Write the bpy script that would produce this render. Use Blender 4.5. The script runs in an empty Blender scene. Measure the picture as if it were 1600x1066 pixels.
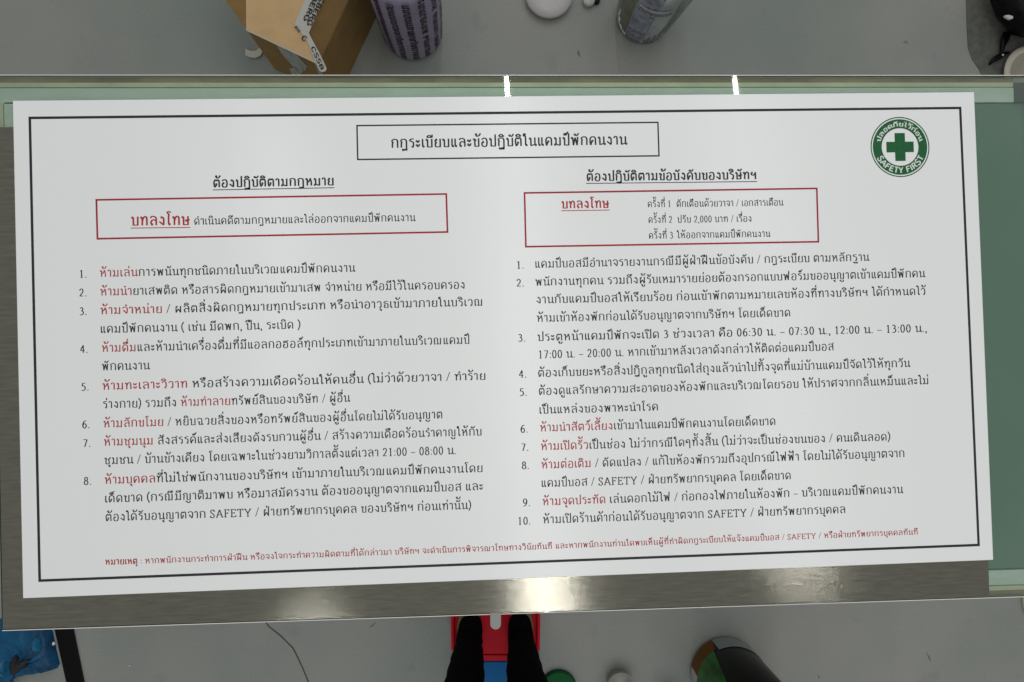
import bpy, bmesh, math, random
from mathutils import Matrix, Vector, Euler
random.seed(4)

# ------------------------------------------------------------------ camera
scene = bpy.context.scene
C = scene.collection
CAM = Vector((-0.04762624, -0.02018372, 1.77145145))
ROT = Euler((0.01673049, -0.04648726, -0.02641262), 'XYZ')
cd = bpy.data.cameras.new('camera')
cd.sensor_width = 36.0
cd.lens = 36.0 * 1155 / 1600
cd.clip_start = 0.01
cd.clip_end = 100
cam = bpy.data.objects.new('camera', cd)
cam.location = CAM
cam.rotation_euler = ROT
C.objects.link(cam)
scene.camera = cam

# ------------------------------------------------------------------ light
world = bpy.data.worlds.new('World')
scene.world = world
world.use_nodes = True
bg = world.node_tree.nodes['Background']
bg.inputs[0].default_value = (0.94, 0.96, 0.945, 1)
bg.inputs[1].default_value = 0.37
TUBE_H = 2.751
TUBE_POWER = 3.6
# three rows of fluorescent tubes on the ceiling, running away from the viewer
for x0, slope, gain, ys in ((-0.755, 0.048, 0.6, (0.33, -1.60, -2.80)), (0.140, 0.048, 0.95, (-2.4, -1.2, 0.0, 1.2, 2.4)), (1.085, 0.100, 0.55, (-1.95, -0.36, 0.84, 2.04))):
    for y in ys:
        ld = bpy.data.lights.new('fluorescent_tube', 'AREA')
        ld.shape = 'RECTANGLE'
        ld.size = 0.0155
        ld.size_y = 1.16
        ld.energy = TUBE_POWER * gain
        ld.color = (1.0, 0.985, 0.985)
        lo = bpy.data.objects.new('fluorescent_tube', ld)
        lo.location = (x0 - slope * y, y, TUBE_H)
        lo.rotation_euler = (0, 0, slope)
        C.objects.link(lo)
vs = scene.view_settings
vs.view_transform = 'Standard'
vs.look = 'None'
vs.exposure = 0.12
vs.gamma = 1.0
vs.use_curve_mapping = False
scene.cycles.max_bounces = 8
scene.cycles.transparent_max_bounces = 12

RM = ROT.to_matrix()
def spot(u, v, z):
    """survey point (u, v) of the photograph put at height z in the room"""
    d = RM @ Vector(((u - 800) / 1155, -(v - 533) / 1155, -1))
    return CAM + d * ((z - CAM.z) / d.z)

GLASS_Z = 0.85

# ------------------------------------------------------------------ materials
def S(c):
    return tuple(((x / 255) / 12.92 if x / 255 <= 0.04045 else ((x / 255 + 0.055) / 1.055) ** 2.4) for x in c)

def mat(name, col, rough=0.6, metal=0.0, spec=0.5, noise=0.0, nscale=60, bump=0.0, bscale=200, stretch=(1, 1, 1), col2=None, coat=0.0):
    m = bpy.data.materials.new(name)
    m.use_nodes = True
    nt = m.node_tree
    b = nt.nodes['Principled BSDF']
    b.inputs['Base Color'].default_value = (*col, 1)
    b.inputs['Roughness'].default_value = rough
    b.inputs['Metallic'].default_value = metal
    b.inputs['Specular IOR Level'].default_value = spec
    b.inputs['Coat Weight'].default_value = coat
    tc = nt.nodes.new('ShaderNodeTexCoord')
    mp = nt.nodes.new('ShaderNodeMapping')
    mp.inputs['Scale'].default_value = stretch
    nt.links.new(tc.outputs['Object'], mp.inputs['Vector'])
    if noise > 0:
        n = nt.nodes.new('ShaderNodeTexNoise')
        n.inputs['Scale'].default_value = nscale
        n.inputs['Detail'].default_value = 6
        n.inputs['Roughness'].default_value = 0.6
        nt.links.new(mp.outputs[0], n.inputs['Vector'])
        r = nt.nodes.new('ShaderNodeValToRGB')
        r.color_ramp.elements[0].position = 0.3
        r.color_ramp.elements[1].position = 0.7
        c2 = col2 if col2 else tuple(min(1, c * (1 + noise)) for c in col)
        r.color_ramp.elements[0].color = (*(tuple(c * (1 - noise) for c in col) if not col2 else col), 1)
        r.color_ramp.elements[1].color = (*c2, 1)
        nt.links.new(n.outputs['Fac'], r.inputs['Fac'])
        nt.links.new(r.outputs[0], b.inputs['Base Color'])
    if bump > 0:
        n2 = nt.nodes.new('ShaderNodeTexNoise')
        n2.inputs['Scale'].default_value = bscale
        n2.inputs['Detail'].default_value = 4
        nt.links.new(mp.outputs[0], n2.inputs['Vector'])
        bp = nt.nodes.new('ShaderNodeBump')
        bp.inputs['Strength'].default_value = bump
        bp.inputs['Distance'].default_value = 0.002
        nt.links.new(n2.outputs['Fac'], bp.inputs['Height'])
        nt.links.new(bp.outputs[0], b.inputs['Normal'])
    return m

M = {}
M['ink'] = mat('black_ink', (0.018, 0.018, 0.022), 0.5, spec=0.3)
M['frame_ink'] = mat('border_ink', (0.022, 0.020, 0.028), 0.5, spec=0.3)
M['red'] = mat('red_ink', (0.36, 0.012, 0.02), 0.5, spec=0.3)
M['red_text'] = mat('red_text_ink', (0.40, 0.025, 0.03), 0.5, spec=0.3)
M['green'] = mat('green_ink', (0.008, 0.11, 0.032), 0.5, spec=0.3, noise=0.12, nscale=300)
M['white_ink'] = mat('white_ink', (0.66, 0.72, 0.67), 0.5, spec=0.3)
M['steel'] = mat('brushed_steel', (0.235, 0.228, 0.188), 0.115, 1.0, noise=0.16, nscale=34, bump=0.045, bscale=160, stretch=(1, 9, 1))
M['mint'] = mat('mint_paint', (0.74, 0.78, 0.73), 0.5, noise=0.06, nscale=30, stretch=(1, 3, 1))
M['mintdark'] = mat('groove', (0.26, 0.34, 0.25), 0.6)
M['cream'] = mat('cream_green_lip', (0.76, 0.72, 0.54), 0.5, noise=0.12, nscale=16)
M['brown'] = mat('brown_refraction', (0.34, 0.24, 0.17), 0.6, noise=0.35, nscale=14)
M['arris_highlight'] = mat('edge_highlight', (0.86, 0.86, 0.78), 0.25)
M['card_shaded'] = mat('cardboard', (0.25, 0.15, 0.045), 0.85, noise=0.14, nscale=20, bump=0.2, bscale=90)  # shade painted into the side colour, darker than the lit top flap
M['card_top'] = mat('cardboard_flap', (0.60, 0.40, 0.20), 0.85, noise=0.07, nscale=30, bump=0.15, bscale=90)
M['card_edge'] = mat('cardboard_edge', (0.50, 0.44, 0.33), 0.8)
M['tape'] = mat('clear_tape', (0.50, 0.50, 0.46), 0.25)
M['tape_grey'] = mat('clear_tape_dull', (0.36, 0.38, 0.34), 0.3, noise=0.3, nscale=60, stretch=(1, 3, 1))
M['lilac'] = mat('lilac_wrap', (0.27, 0.23, 0.33), 0.5, noise=0.12, nscale=18, bump=0.3, bscale=40)
M['white_pl'] = mat('white_plastic', (0.50, 0.49, 0.48), 0.35)
M['grey_pl'] = mat('grey_plastic', (0.34, 0.34, 0.31), 0.3)
M['black_pl'] = mat('black_plastic', (0.003, 0.003, 0.003), 0.3, spec=0.12)
M['black_cloth'] = mat('black_cloth', (0.003, 0.003, 0.003), 0.95, spec=0.04, noise=0.4, nscale=150, bump=0.4, bscale=300)
M['red_pl'] = mat('red_plastic', (0.56, 0.008, 0.022), 0.5, spec=0.12, noise=0.06, nscale=12)
M['blue_pl'] = mat('blue_plastic', (0.004, 0.11, 0.32), 0.5, spec=0.12)
M['blue_bag'] = mat('blue_bag', (0.002, 0.032, 0.09), 0.35, spec=0.25, noise=1, nscale=9, col2=(0.004, 0.11, 0.24), bump=0.8, bscale=14)
M['green_pl'] = mat('green_plastic', (0.003, 0.085, 0.02), 0.45, spec=0.15)
M['green_pl2'] = mat('green_label', (0.004, 0.035, 0.004), 0.35, spec=0.2, noise=1, nscale=30, col2=(0.035, 0.19, 0.03), stretch=(1, 1, .35))
M['orange'] = mat('orange_brown_label', (0.13, 0.05, 0.004), 0.5, spec=0.15, noise=0.15, nscale=30)
M['lilac_white'] = mat('pale_label', (0.42, 0.40, 0.46), 0.4)
M['beige'] = mat('beige_enamel', (0.30, 0.28, 0.23), 0.4, noise=0.08, nscale=30)
M['beige_rim'] = mat('beige_rim', (0.46, 0.43, 0.35), 0.35)
M['skin'] = mat('skin', (0.36, 0.20, 0.12), 0.6)
M['gold'] = mat('straw_sole', (0.19, 0.14, 0.045), 0.6, noise=0.2, nscale=80)
M['crack'] = mat('crack', (0.075, 0.08, 0.07), 0.9)
M['scuff'] = mat('scuff', (0.15, 0.16, 0.145), 0.9)
M['paper'] = mat('printed_paper', (0.78, 0.80, 0.95), 0.6, noise=1, nscale=38, col2=(0.22, 0.24, 0.36), stretch=(1, 1, 1.6))
M['paper2'] = mat('pale_paper', (0.74, 0.80, 0.80), 0.6, noise=0.3, nscale=30)
M['olive'] = mat('olive_paper', (0.24, 0.23, 0.11), 0.6, noise=0.4, nscale=30)
M['greyblue'] = mat('blue_grey_film', (0.20, 0.26, 0.33), 0.3, noise=0.2, nscale=20)

# white board: coated sheet, faint mottling and a soft satin gloss
m = mat('board_white', (0.845, 0.86, 0.855), 0.24, spec=0.5, noise=0.015, nscale=2.2, bump=0.85, bscale=3.2, stretch=(1, 0.25, 1))
M['board'] = m

# floor: polished cement, blotchy
def floor_mat():
    m = bpy.data.materials.new('floor_cement')
    m.use_nodes = True
    nt = m.node_tree
    b = nt.nodes['Principled BSDF']
    tc = nt.nodes.new('ShaderNodeTexCoord')
    n1 = nt.nodes.new('ShaderNodeTexNoise'); n1.inputs['Scale'].default_value = 1.7; n1.inputs['Detail'].default_value = 5
    n2 = nt.nodes.new('ShaderNodeTexNoise'); n2.inputs['Scale'].default_value = 260; n2.inputs['Detail'].default_value = 8; n2.inputs['Roughness'].default_value = 0.75
    n3 = nt.nodes.new('ShaderNodeTexNoise'); n3.inputs['Scale'].default_value = 11; n3.inputs['Detail'].default_value = 10
    for n in (n1, n2, n3):
        nt.links.new(tc.outputs['Object'], n.inputs['Vector'])
    r = nt.nodes.new('ShaderNodeValToRGB')
    r.color_ramp.elements[0].position = 0.36; r.color_ramp.elements[0].color = (0.225, 0.255, 0.235, 1)
    r.color_ramp.elements[1].position = 0.64; r.color_ramp.elements[1].color = (0.315, 0.31, 0.285, 1)
    nt.links.new(n1.outputs['Fac'], r.inputs['Fac'])
    r2 = nt.nodes.new('ShaderNodeMapRange'); r2.inputs[1].default_value = 0.3; r2.inputs[2].default_value = 0.7; r2.inputs[3].default_value = 0.86; r2.inputs[4].default_value = 1.12
    nt.links.new(n2.outputs['Fac'], r2.inputs[0])
    r3 = nt.nodes.new('ShaderNodeMapRange'); r3.inputs[1].default_value = 0.28; r3.inputs[2].default_value = 0.36; r3.inputs[3].default_value = 0.9; r3.inputs[4].default_value = 1.0
    nt.links.new(n3.outputs['Fac'], r3.inputs[0])
    mu = nt.nodes.new('ShaderNodeMath'); mu.operation = 'MULTIPLY'
    nt.links.new(r2.outputs[0], mu.inputs[0]); nt.links.new(r3.outputs[0], mu.inputs[1])
    vm = nt.nodes.new('ShaderNodeVectorMath'); vm.operation = 'SCALE'
    nt.links.new(r.outputs[0], vm.inputs[0]); nt.links.new(mu.outputs[0], vm.inputs['Scale'])
    nt.links.new(vm.outputs[0], b.inputs['Base Color'])
    b.inputs['Roughness'].default_value = 0.42
    b.inputs['Specular IOR Level'].default_value = 0.4
    return m
M['floor'] = floor_mat()

def glass_mat(name, tint, gloss=0.06, rough=0.02):
    m = bpy.data.materials.new(name)
    m.use_nodes = True
    nt = m.node_tree
    nt.nodes.remove(nt.nodes['Principled BSDF'])
    out = nt.nodes['Material Output']
    t = nt.nodes.new('ShaderNodeBsdfTransparent'); t.inputs[0].default_value = (*tint, 1)
    g = nt.nodes.new('ShaderNodeBsdfGlossy'); g.inputs['Roughness'].default_value = rough
    fr = nt.nodes.new('ShaderNodeFresnel'); fr.inputs[0].default_value = 1.5
    mx = nt.nodes.new('ShaderNodeMixShader')
    nt.links.new(fr.outputs[0], mx.inputs[0])
    nt.links.new(t.outputs[0], mx.inputs[1]); nt.links.new(g.outputs[0], mx.inputs[2])
    nt.links.new(mx.outputs[0], out.inputs['Surface'])
    return m
M['glass'] = glass_mat('green_glass', (0.89, 0.95, 0.91))
M['darkening_glass'] = glass_mat('darkening_green_glass', (0.66, 0.86, 0.77))
M['clear'] = glass_mat('clear_plastic', (0.93, 0.95, 0.95), rough=0.15)

# ------------------------------------------------------------------ mesh helpers
def mobj(name, verts, faces, mats, parent=None, midx=None, smooth=False):
    me = bpy.data.meshes.new(name)
    me.from_pydata([tuple(v) for v in verts], [], faces)
    for m in (mats if isinstance(mats, (list, tuple)) else [mats]):
        me.materials.append(m)
    if midx:
        for p, i in zip(me.polygons, midx):
            p.material_index = i
    if smooth:
        for p in me.polygons:
            p.use_smooth = True
    me.update()
    o = bpy.data.objects.new(name, me)
    C.objects.link(o)
    if parent is not None:
        o.parent = parent
        o.matrix_parent_inverse = Matrix.Translation(parent.location).inverted()
    return o

def thing(name, label, cat, loc=(0, 0, 0), group=None):
    o = bpy.data.objects.new(name, None)
    o.empty_display_size = 0.05
    o.location = loc
    o['label'] = label
    o['category'] = cat
    if group:
        o['group'] = group
    C.objects.link(o)
    return o

def tag(o, label, cat, group=None):
    o['label'] = label
    o['category'] = cat
    if group:
        o['group'] = group
    return o

def fixnormals(o):
    bm = bmesh.new(); bm.from_mesh(o.data)
    bmesh.ops.recalc_face_normals(bm, faces=bm.faces)
    bm.to_mesh(o.data); bm.free()
    return o

def slab(name, quad, z0, z1, m, parent=None, bevel=0.0):
    """a flat plate: outline (list of points, xy used) between two heights"""
    n = len(quad)
    v = [(p[0], p[1], z0) for p in quad] + [(p[0], p[1], z1) for p in quad]
    f = [tuple(range(n))[::-1], tuple(range(n, 2 * n))] + [(i, (i + 1) % n, n + (i + 1) % n, n + i) for i in range(n)]
    o = fixnormals(mobj(name, v, f, m, parent))
    if bevel:
        b = o.modifiers.new('b', 'BEVEL'); b.width = bevel; b.segments = 2; b.limit_method = 'ANGLE'
    return o

def P(pts, z):
    return [spot(u, v, z) for u, v in pts]

def loft(name, centres, radii, m, parent=None, seg=24, axis_up=None, caps=True, smooth=True):
    """tube through centres with (rx, ry) at each; rx across, ry the other way"""
    verts = []; faces = []
    n = len(centres)
    cs = [Vector(c) for c in centres]
    up = Vector(axis_up) if axis_up else Vector((1, 0, 0))
    for i, c in enumerate(cs):
        t = (cs[min(i + 1, n - 1)] - cs[max(i - 1, 0)]).normalized()
        a = (up - t * up.dot(t)).normalized()
        b = t.cross(a).normalized()
        rx, ry = radii[i] if isinstance(radii[i], (tuple, list)) else (radii[i], radii[i])
        for k in range(seg):
            th = 2 * math.pi * k / seg
            verts.append(c + a * (math.cos(th) * rx) + b * (math.sin(th) * ry))
    for i in range(n - 1):
        for k in range(seg):
            faces.append((i * seg + k, i * seg + (k + 1) % seg, (i + 1) * seg + (k + 1) % seg, (i + 1) * seg + k))
    if caps:
        faces.append(tuple(range(seg))[::-1])
        faces.append(tuple(range((n - 1) * seg, n * seg)))
    return fixnormals(mobj(name, verts, faces, m, parent, smooth=smooth))

def lathe(name, loc, prof, m, parent=None, seg=48):
    verts = []; faces = []
    for r, z in prof:
        for k in range(seg):
            th = 2 * math.pi * k / seg
            verts.append((loc[0] + r * math.cos(th), loc[1] + r * math.sin(th), loc[2] + z))
    for i in range(len(prof) - 1):
        for k in range(seg):
            faces.append((i * seg + k, i * seg + (k + 1) % seg, (i + 1) * seg + (k + 1) % seg, (i + 1) * seg + k))
    return mobj(name, verts, faces, m, parent, smooth=True)

# ------------------------------------------------------------------ stroke lettering
# every glyph: advance; strokes.  l = straight, s = smooth, o = ring (x,y,r), e = ellipse (x,y,rx,ry), d = dot
ARCH = 's .1,.74 .2,.92 .46,1 .7,.93 .79,.74 .79,.4 .79,0'
GL = {
'ก': (.95, 's .18,0 .18,.48 .25,.62 .1,.74|' + ARCH),
'ข': (.86, 'o .17,.86|s .27,.88 .36,.74 .25,.58 .27,.3 .27,.0|l .27,.04 .72,.04|l .72,0 .72,1'),
'ค': (.95, 'o .43,.5|l .35,.44 .2,0|s .2,0 .13,.5 .2,.86 .47,1 .73,.88 .79,.6 .79,0'),
'ง': (.78, 'o .36,.88|s .45,.92 .58,.75 .6,.4 .58,.02|l .58,.02 .1,.42'),
'จ': (.84, 's .08,.8 .25,.97 .48,1 .68,.86 .72,.5 .64,.04|l .64,.04 .36,.36|o .3,.44'),
'ฉ': (1.0, 's .08,.8 .25,.97 .48,1 .7,.86 .74,.5 .72,.14|o .82,.1|l .74,.08 .36,.04|l .36,.04 .38,.36|o .32,.45'),
'ช': (.95, 'o .17,.86|s .27,.88 .36,.74 .25,.58 .27,.3 .27,.0|l .27,.04 .7,.04|s .7,0 .7,.5 .6,.68 .74,.8 .92,.86|l .74,.8 .9,1.02'),
'ญ': (1.22, 's .18,0 .18,.48 .25,.62 .1,.74|s .1,.74 .18,.92 .38,1 .56,.93 .62,.74 .62,.06|l .62,.04 1.02,.04|l 1.04,0 1.04,1|o .55,-.24|s .62,-.28 .78,-.42 .98,-.36 1.04,-.14'),
'ฎ': (.95, 's .18,0 .18,.48 .25,.62 .1,.74|' + ARCH + '|s .79,.0 .79,-.3 .6,-.2 .45,-.38|o .36,-.26'),
'ฏ': (.95, 's .18,0 .18,.48 .25,.62 .1,.74|' + ARCH + '|s .79,.0 .76,-.34 .62,-.16 .5,-.36 .36,-.16|o .28,-.26'),
'ฐ': (.85, 's .66,1 .34,.98 .14,.84 .34,.7 .6,.62 .66,.4 .66,.12|o .55,.1|s .1,-.26 .24,-.16 .38,-.34 .54,-.2 .7,-.36 .78,-.12'),
'ณ': (1.3, 'o .2,.1|s .2,.2 .16,.5 .24,.62 .1,.74|s .1,.74 .2,.93 .4,1 .58,.92 .64,.7 .64,.2|o .6,.1|l .68,.1 1.04,.06|l 1.06,0 1.06,1'),
'ด': (.95, 'o .43,.42|l .47,.34 .22,0|s .22,0 .13,.5 .2,.86 .47,1 .73,.88 .79,.6 .79,0'),
'ต': (.95, 'o .43,.42|l .47,.34 .22,0|s .22,0 .13,.5 .17,.82 .32,1 .47,.86 .62,1 .77,.84 .79,.5 .79,0'),
'ถ': (.95, 'o .25,.1|s .18,.16 .17,.5 .25,.62 .1,.74|' + ARCH),
'ท': (.95, 'o .16,.88|l .27,.9 .27,0|s .27,.5 .42,.86 .6,1 .76,.88 .79,.6 .79,0'),
'ธ': (.85, 's .74,1 .4,.98 .17,.84 .34,.7 .66,.62 .72,.4 .72,.04|l .72,.04 .24,.04|l .22,.04 .22,.34|o .3,.42'),
'น': (.95, 'o .16,.88|l .27,.9 .27,0|l .27,.04 .76,.16|o .86,.1|l .76,.1 .76,1'),
'บ': (.9, 'o .15,.88|l .26,.9 .26,.0|l .26,.04 .76,.04|l .76,0 .76,1'),
'ป': (.9, 'o .15,.88|l .26,.9 .26,.0|l .26,.04 .76,.04|l .76,0 .76,1.45'),
'ผ': (1.0, 'o .31,.88|l .2,.87 .2,0|l .2,0 .5,.55|l .5,.55 .8,0|l .8,0 .8,1'),
'ฝ': (1.0, 'o .31,.88|l .2,.87 .2,0|l .2,0 .5,.55|l .5,.55 .8,0|l .8,0 .8,1.45'),
'พ': (1.05, 'o .14,.88|l .25,.9 .31,0|l .31,0 .54,.92|l .54,.92 .76,0|l .76,0 .86,1'),
'ฟ': (1.05, 'o .14,.88|l .25,.9 .31,0|l .31,0 .54,.92|l .54,.92 .76,0|l .76,0 .86,1.45'),
'ภ': (.97, 'o .13,.1|s .24,.06 .2,.48 .27,.62 .12,.74|s .12,.74 .22,.92 .48,1 .72,.93 .81,.74 .81,.4 .81,0'),
'ม': (.97, 'o .18,.88|l .29,.9 .29,.1|o .17,.1|l .27,.17 .78,.02|l .78,0 .78,1'),
'ย': (.9, 'o .3,.88|s .2,.86 .17,.66 .38,.52|s .38,.52 .2,.45 .18,.25 .22,.04|l .22,.04 .76,.04|l .76,0 .76,1'),
'ร': (.74, 's .64,1.02 .34,1 .14,.86 .32,.72 .54,.64 .58,.42 .58,.14|o .48,.1'),
'ล': (.95, 's .14,.82 .28,.98 .5,1 .74,.88 .79,.6 .79,0|s .79,.5 .5,.62 .27,.5 .2,.3 .22,.16|o .31,.1'),
'ว': (.78, 's .1,.8 .26,.98 .46,1 .6,.86 .64,.5 .62,.14|o .52,.1'),
'ศ': (.97, 'o .43,.5|l .35,.44 .2,0|s .2,0 .13,.5 .2,.86 .47,1 .73,.88 .79,.6 .79,0|l .68,.92 .94,1.16'),
'ษ': (.95, 'o .15,.88|l .26,.9 .26,.0|l .26,.04 .76,.04|l .76,0 .76,1|o .56,.5|l .64,.5 .96,.6'),
'ส': (.95, 's .14,.82 .28,.98 .5,1 .74,.88 .79,.6 .79,0|s .79,.5 .5,.62 .27,.5 .2,.3 .22,.16|o .31,.1|l .66,.94 .92,1.18'),
'ห': (.97, 'o .16,.88|l .27,.9 .27,0|s .27,.42 .46,.56 .62,.8|o .68,.88|s .64,.78 .77,.6 .79,.3 .79,0'),
'อ': (.9, 's .2,.52 .15,.3 .24,.06 .46,0 .68,.08 .76,.5 .68,.88 .42,1 .12,.84|o .3,.54'),
'ฮ': (.95, 's .2,.52 .15,.3 .24,.06 .46,0 .68,.08 .76,.5 .66,.8 .42,.84 .14,.72|o .3,.48|s .3,.84 .2,1 .45,1.02 .6,.94 .86,1.14'),
'ฯ': (.88, 'o .22,.88|s .12,.84 .2,.58 .46,.56 .66,.8|l .7,.98 .7,0'),
'ๆ': (.85, 'o .32,.6|s .3,.5 .14,.56 .12,.84 .34,1 .58,.92 .64,.5 .64,-.34'),
'ะ': (.62, 'o .16,.74|s .2,.64 .34,.62 .48,.86|o .16,.26|s .2,.16 .34,.12 .5,.4'),
'า': (.64, 's .08,.8 .2,.98 .38,.97 .46,.78 .46,0'),
'เ': (.44, 'l .18,1 .18,.1|o .28,.1'),
'แ': (.82, 'l .18,1 .18,.1|o .28,.1|l .56,1 .56,.1|o .66,.1'),
'โ': (.6, 's .3,.1 .3,1.0 .34,1.2 .1,1.42|s .1,1.42 .3,1.52 .58,1.44|o .4,.1'),
'ใ': (.6, 's .32,.1 .32,1.0 .3,1.14 .1,1.22 .1,1.42 .28,1.48|o .25,1.36|o .42,.1'),
'ไ': (.56, 's .32,.1 .32,1.15 .3,1.3 .2,1.45 .12,1.28 .08,1.5|o .42,.1'),
'0': (.74, 'e .36,.6,.25,.6'),
'1': (.74, 'l .36,0 .36,1.2|l .18,1.04 .38,1.18|l .2,.02 .52,.02'),
'2': (.74, 's .12,.92 .2,1.14 .42,1.18 .56,.95 .48,.6 .3,.34 .1,.05|l .1,.05 .62,.05'),
'3': (.74, 's .14,1.05 .34,1.2 .52,1.0 .45,.74 .28,.66|s .28,.66 .54,.56 .58,.26 .36,.02 .1,.08'),
'4': (.74, 'l .46,0 .46,1.2|l .46,1.2 .06,.4|l .06,.36 .66,.36'),
'5': (.74, 'l .6,1.16 .22,1.16|l .22,1.18 .16,.72|s .16,.7 .4,.74 .58,.46 .5,.12 .25,0 .08,.08'),
'6': (.74, 's .58,1.2 .3,1.05 .12,.6 .14,.25|e .37,.36,.23,.36'),
'7': (.74, 'l .08,1.15 .62,1.15|l .6,1.15 .28,0'),
'8': (.74, 'e .36,.91,.19,.29|e .36,.32,.25,.32'),
'9': (.74, 'e .36,.82,.23,.37|s .6,.95 .6,.6 .42,.15 .14,0'),
'.': (.34, 'd .16,.06'),
',': (.34, 'd .16,.06|s .19,.04 .2,-.1 .1,-.22'),
':': (.36, 'd .18,.1|d .18,.74'),
'/': (.55, 't .04,-.05 .5,1.3'),
'(': (.44, 's .38,1.38 .14,.95 .12,.4 .36,-.25'),
')': (.44, 's .06,1.38 .3,.95 .32,.4 .08,-.25'),
'–': (.7, 't .04,.42 .66,.42'),
'S': (.78, 's .6,.9 .52,1.1 .34,1.14 .14,1.0 .2,.72 .46,.52 .62,.26 .5,.02 .3,-.01 .1,.14|l .62,.86 .62,1.12|l .1,.0 .1,.28'),
'A': (1.0, 'l .08,0 .5,1.14|l .5,1.14 .9,0|t .24,.38 .74,.38|t -.02,.02 .24,.02|t .76,.02 1.04,.02'),
'F': (.82, 'l .22,0 .22,1.14|t .06,1.12 .74,1.12|t .22,.6 .56,.6|l .73,1.12 .73,.92|l .56,.7 .56,.5|t .06,.02 .42,.02'),
'E': (.88, 'l .22,0 .22,1.14|t .06,1.12 .76,1.12|t .22,.6 .58,.6|l .75,1.12 .75,.92|l .58,.7 .58,.5|t .06,.02 .8,.02|l .8,.02 .8,.24'),
'T': (.92, 'l .46,0 .46,1.14|t .06,1.12 .86,1.12|l .07,1.12 .07,.9|l .85,1.12 .85,.9|t .28,.02 .64,.02'),
'Y': (1.0, 'l .5,0 .5,.5|l .5,.5 .12,1.12|l .5,.5 .88,1.12|t .34,.02 .66,.02|t 0,1.12 .28,1.12|t .72,1.12 1,1.12'),
' ': (.42, ''),
}
# plain sans capitals for the emblem and the packing tape
SANS = {
'S': (.78, 's .62,.86 .5,1.02 .3,1.02 .14,.82 .22,.6 .5,.46 .64,.24 .5,.0 .26,-.02 .1,.16'),
'A': (.86, 'l .06,0 .42,1|l .42,1 .78,0|l .2,.34 .64,.34'),
'F': (.7, 'l .16,0 .16,1|l .16,.95 .64,.95|l .16,.52 .56,.52'),
'E': (.76, 'l .16,0 .16,1|l .16,.95 .66,.95|l .16,.52 .6,.52|l .16,.05 .68,.05'),
'T': (.74, 'l .37,0 .37,1|l .04,.95 .7,.95'),
'Y': (.78, 'l .39,0 .39,.48|l .39,.48 .06,1|l .39,.48 .72,1'),
'I': (.36, 'l .18,0 .18,1'),
'R': (.82, 'l .16,0 .16,1|s .16,.95 .5,.95 .66,.74 .5,.5 .16,.5|l .4,.5 .7,0'),
'B': (.8, 'l .16,0 .16,1|s .16,.95 .48,.95 .62,.74 .46,.53 .16,.53|s .16,.53 .5,.5 .7,.27 .52,.05 .16,.05'),
'G': (.86, 's .7,.78 .5,1 .26,.94 .1,.5 .26,.06 .5,0 .72,.16 .72,.46|l .72,.46 .46,.46'),
'C': (.82, 's .7,.78 .5,1 .26,.94 .1,.5 .26,.06 .5,0 .72,.22'),
'X': (.8, 'l .08,0 .68,1|l .08,1 .68,0'),
'8': (.78, 'e .38,.76,.2,.24|e .38,.26,.26,.26'),
' ': (.42, ''),
}
# marks: x measured from the right stem of the letter below them
MK = {
'ั': 'o -.34,1.27|s -.27,1.2 -.12,1.18 .08,1.44',
'ิ': 's -.58,1.17 -.46,1.36 -.25,1.4 -.02,1.17|l -.58,1.17 -.02,1.17',
'ี': 's -.58,1.17 -.46,1.36 -.25,1.38 -.02,1.17|l -.58,1.17 -.02,1.17|l -.02,1.15 -.02,1.5',
'ึ': 's -.58,1.17 -.46,1.36 -.25,1.38 -.02,1.17|l -.58,1.17 -.02,1.17|o -.04,1.38',
'ื': 's -.58,1.17 -.46,1.36 -.25,1.38 -.02,1.17|l -.58,1.17 -.02,1.17|l -.02,1.15 -.02,1.5|l -.18,1.25 -.18,1.5',
'็': 's -.4,1.16 -.52,1.22 -.48,1.4 -.3,1.42 -.14,1.34 -.12,1.16|o -.3,1.2|s -.46,1.44 -.2,1.5 .06,1.62',
'ุ': 'o -.1,-.22|l -.01,-.2 -.01,-.46',
'ู': 'o -.34,-.22|s -.28,-.26 -.28,-.44 -.14,-.46 -.01,-.4|l -.01,-.18 -.01,-.44',
'ํ': 'o -.14,1.26',
'่': 'l -.04,1.58 -.04,1.9',
'้': 'o -.36,1.82|s -.34,1.74 -.3,1.6 -.1,1.64 .02,1.74 .1,1.94',
'์': 's -.3,1.8 -.34,1.62 -.14,1.6 -.06,1.72 .1,2.0|o -.16,1.74',
}
LOOP = .085
def catmull(pts, sub=5):
    out = []
    p = [pts[0]] + pts + [pts[-1]]
    for i in range(1, len(p) - 2):
        for k in range(sub):
            t = k / sub
            a, b, c, d = p[i - 1], p[i], p[i + 1], p[i + 2]
            out.append(tuple(0.5 * (2 * b[j] + (-a[j] + c[j]) * t + (2 * a[j] - 5 * b[j] + 4 * c[j] - d[j]) * t * t + (-a[j] + 3 * b[j] - 3 * c[j] + d[j]) * t ** 3) for j in (0, 1)))
    out.append(pts[-1])
    return out

def width(dx, dy, thick, thin):
    l = math.hypot(dx, dy) or 1
    return thin + (thick - thin) * abs(dy) / l

def ribbon(pts, closed, thick, thin):
    n = len(pts)
    L = []; R = []
    for i in range(n):
        if closed:
            a, b = pts[i - 1], pts[(i + 1) % n]
        else:
            a, b = pts[max(i - 1, 0)], pts[min(i + 1, n - 1)]
        dx, dy = b[0] - a[0], b[1] - a[1]
        l = math.hypot(dx, dy) or 1e-6
        w = width(dx, dy, thick, thin) / 2
        nx, ny = -dy / l * w, dx / l * w
        L.append((pts[i][0] + nx, pts[i][1] + ny)); R.append((pts[i][0] - nx, pts[i][1] - ny))
    q = []
    for i in range(n if closed else n - 1):
        j = (i + 1) % n
        q.append((R[i], R[j], L[j], L[i]))
    return q

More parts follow.
